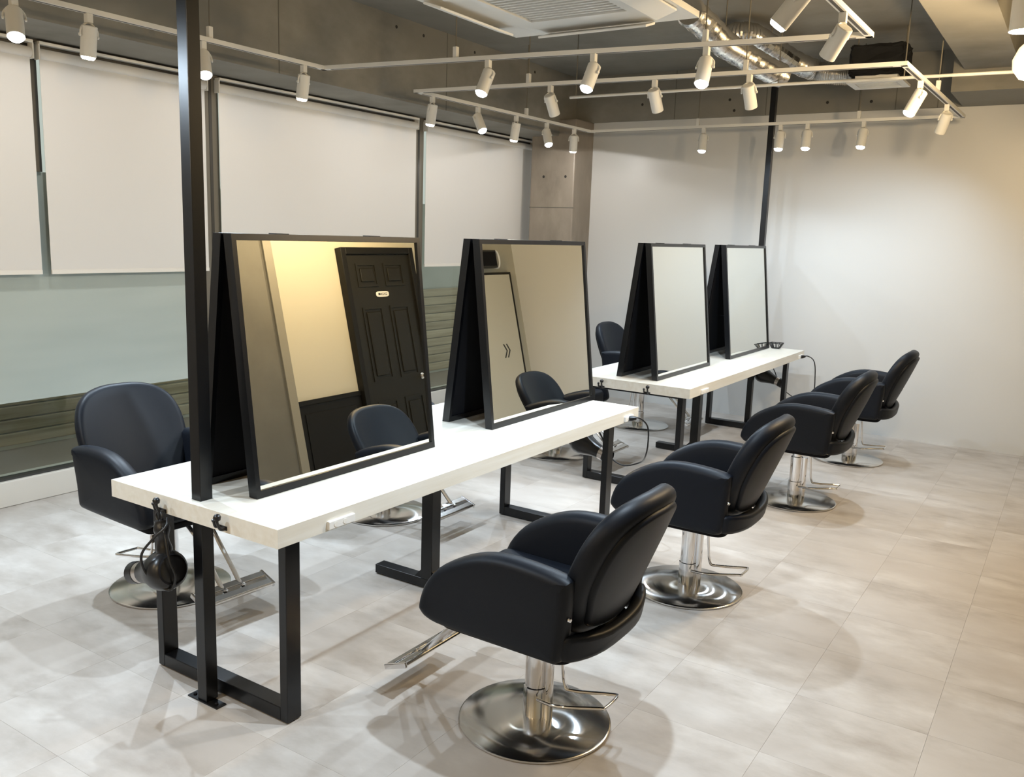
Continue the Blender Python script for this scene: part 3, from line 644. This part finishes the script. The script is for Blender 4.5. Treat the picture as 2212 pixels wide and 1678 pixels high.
duct([A(1560, 100, 3.16), A(1580, 78, 3.17), A(1620, 75, 3.17), A(1665, 100, 3.15), A(1710, 130, 3.12), A(1755, 150, 3.08), A(1800, 160, 3.04), A(1842, 161, 3.03)], 0.085, 'silver duct curving to the black insulated box', [A(1665, 100, 3.15)])
vb = thing('vent_box', 'black insulated duct box with white ceiling grille before the back wall', 'vent', (0.965, 5.47, 2.90))
bm = box(-0.19, 0.19, -0.13, 0.16, 0.05, 0.26, None, 0.02); bmesh.ops.subdivide_edges(bm, edges=list(bm.edges), cuts=3, use_grid_fill=True)
for v in bm.verts: v.co += Vector((random.uniform(-1, 1), random.uniform(-1, 1), random.uniform(-1, 1))) * 0.014
obj('insulation', bm, 'insul', vb)
obj('neck', box(-0.15, 0.15, -0.10, 0.12, 0.005, 0.07), 'ac_white', vb)
fr = bmesh.new()
for q in ((-0.20, 0.20, -0.15, -0.10), (-0.20, 0.20, 0.12, 0.17), (-0.20, -0.15, -0.10, 0.12), (0.15, 0.20, -0.10, 0.12)): box(q[0], q[1], q[2], q[3], -0.012, 0.006, fr)
obj('grille_frame', fr, 'ac_white', vb)
gk = obj('grille', box(-0.15, 0.15, -0.10, 0.12, -0.004, 0.004), 'ac_grille', vb)
for k in range(6): obj('grille_slat', box(-0.15, 0.15, -0.088 + k * 0.036, -0.078 + k * 0.036, -0.008, -0.003), 'ac_white', gk)
for x in (-0.17, 0.17): obj('hanger_rod', tube([(x, 0.0, 0.24), (x, 0.0, 0.40)], 0.005, 6), 'frame_grey', vb)
cd = tag(obj('conduit_pipe', tube([(-1.25, 4.66, 2.80), (0.5, 4.67, 2.80), (2.0, 4.75, 2.80), (XR, 4.80, 2.80)], 0.011, 8), 'white_paint', None, 50), 'thin white pipe running across above the far rail', 'pipe')
for x in (-1.2, 0.45, 1.28): obj('hanger_rod', tube([(x, 4.67 if x < 1 else 4.712, 2.80), (x, 4.67 if x < 1 else 4.712, ZC)], 0.004, 6), 'frame_grey', cd)

# ------------------------------------------------------------------ hair dryers, cords, small tray
def dryer(loc, rz, label, sc=1.0):
    r = thing('hair_dryer', label, 'hair dryer', loc, rz); r.scale = (sc,) * 3
    # local: hangs below the hook at the origin; barrel points to -X
    ax = Vector((-0.95, 0.05, -0.30)).normalized(); c = Vector((0.03, -0.035, -0.195))
    b_ = obj('barrel', lathe([(0, -0.045), (0.045, -0.043), (0.064, -0.030), (0.072, -0.005), (0.070, 0.03), (0.056, 0.07), (0.044, 0.11), (0.040, 0.145), (0.036, 0.145), (0.03, 0.10), (0, 0.10)], 28, c, ax), 'plastic', r, 45)
    obj('rear_grille', lathe([(0.05, -0.047), (0.054, -0.040), (0.046, -0.040)], 24, c, ax), 'black_matte', b_, 50)
    obj('nozzle', lathe([(0.040, 0.135), (0.039, 0.185), (0.036, 0.185), (0.034, 0.14), (0.03, 0.14)], 24, c, ax), 'silver', r, 40)
    obj('nozzle_tip', lathe([(0.0405, 0.175), (0.041, 0.215), (0.036, 0.218), (0.034, 0.18), (0.0, 0.178)], 24, c, ax), 'plastic', r, 40)
    hd = smooth_path([c + Vector((0.0, 0, 0.02)), (0.018, -0.033, -0.12), (0.012, -0.034, -0.06), (0.004, -0.034, -0.02)], 5)
    obj('handle', tube(hd, [0.024 - 0.004 * math.sin(i) for i in range(len(hd))], 14), 'plastic', r, 60)
    obj('switch', box(-0.018, -0.008, -0.062, -0.050, -0.10, -0.07, None, 0.002), 'silver', r)
    obj('hanging_loop', tube(smooth_path([(0.002, -0.034, -0.03), (0.018, -0.034, -0.005), (0.0, -0.032, 0.012), (-0.018, -0.034, -0.005)], 5, True), 0.004, 6, None, True), 'plastic', r, 60)
    cp = smooth_path([(0.004, -0.035, -0.02), (0.05, -0.05, -0.06), (0.085, -0.06, -0.14), (0.10, -0.05, -0.20), (0.075, -0.06, -0.25), (0.02, -0.10, -0.20), (0.0, -0.11, -0.13), (0.03, -0.085, -0.07), (0.055, -0.05, -0.03), (0.04, -0.03, -0.005)], 6)
    obj('cord', tube(cp, 0.0045, 8), 'plastic', r, 60)
    return r
dryer((-0.125, 0.010, 0.689), 0, 'black hair dryer hanging from the near table end')
dryer((0.10, YA1 - 0.011, 0.683), PI, 'black hair dryer hanging at the far end of the near table')
dryer((0.10, YB1 - 0.011, 0.683), PI, 'black hair dryer hanging at the far end of the far table')
def cord(pts, label):
    r = thing('power_cord', label, 'cord', pts[0])
    o = Vector(pts[0]); q = [Vector(p) - o for p in pts]
    obj('cable', tube(smooth_path(q, 7), 0.0045, 8), 'plastic', r, 60)
    d = (q[1] - q[0]).normalized()
    obj('plug', lathe([(0, -0.004), (0.014, -0.004), (0.015, 0.012), (0.009, 0.036), (0, 0.038)], 14, (0, 0, 0), d), 'plastic', r, 40)
p = (HW + 0.014, 2.505, 0.707)
cord([p, (0.50, 2.53, 0.712), (0.53, 2.58, 0.66), (0.53, 2.60, 0.56), (0.50, 2.64, 0.47), (0.42, 2.75, 0.40), (0.30, 2.77, 0.36), (0.20, 2.77, 0.41), (0.165, 2.765, 0.50), (0.12, 2.715, 0.61)], 'black power cord plugged into the near table edge')
p = (HW + 0.014, 5.975, 0.707)
cord([p, (0.50, 6.02, 0.712), (0.54, 6.09, 0.66), (0.55, 6.13, 0.52), (0.54, 6.15, 0.36), (0.44, 6.20, 0.28), (0.30, 6.24, 0.32), (0.20, 6.24, 0.41), (0.165, 6.235, 0.50), (0.12, 6.185, 0.61)], 'black power cord plugged into the far table edge')
tr = thing('wire_tray', 'small black open tray standing at the foot of the farthest mirror', 'tray', (0.205, 6.045, HT))
bm = bmesh.new()
def quad_ring(z, hx, hy): return [Vector((sx * hx, sy * hy, z)) for sx, sy in ((-1, -1), (1, -1), (1, 1), (-1, 1))]
for z, hx, hy in ((0.004, 0.030, 0.025), (0.05, 0.055, 0.042)): tube(quad_ring(z, hx, hy), 0.004, 6, bm, True)
obj('tray_rims', bm, 'black_metal', tr)
obj('tray_base', box(-0.03, 0.03, -0.025, 0.025, 0.0, 0.004), 'black_metal', tr)
lo, hi = quad_ring(0.004, 0.030, 0.025), quad_ring(0.05, 0.055, 0.042)
for i in range(4):
    for t in (0.0, 0.33, 0.66): obj('tray_wire', tube([lo[i].lerp(lo[(i + 1) % 4], t), hi[i].lerp(hi[(i + 1) % 4], t)], 0.003, 6), 'black_metal', tr)
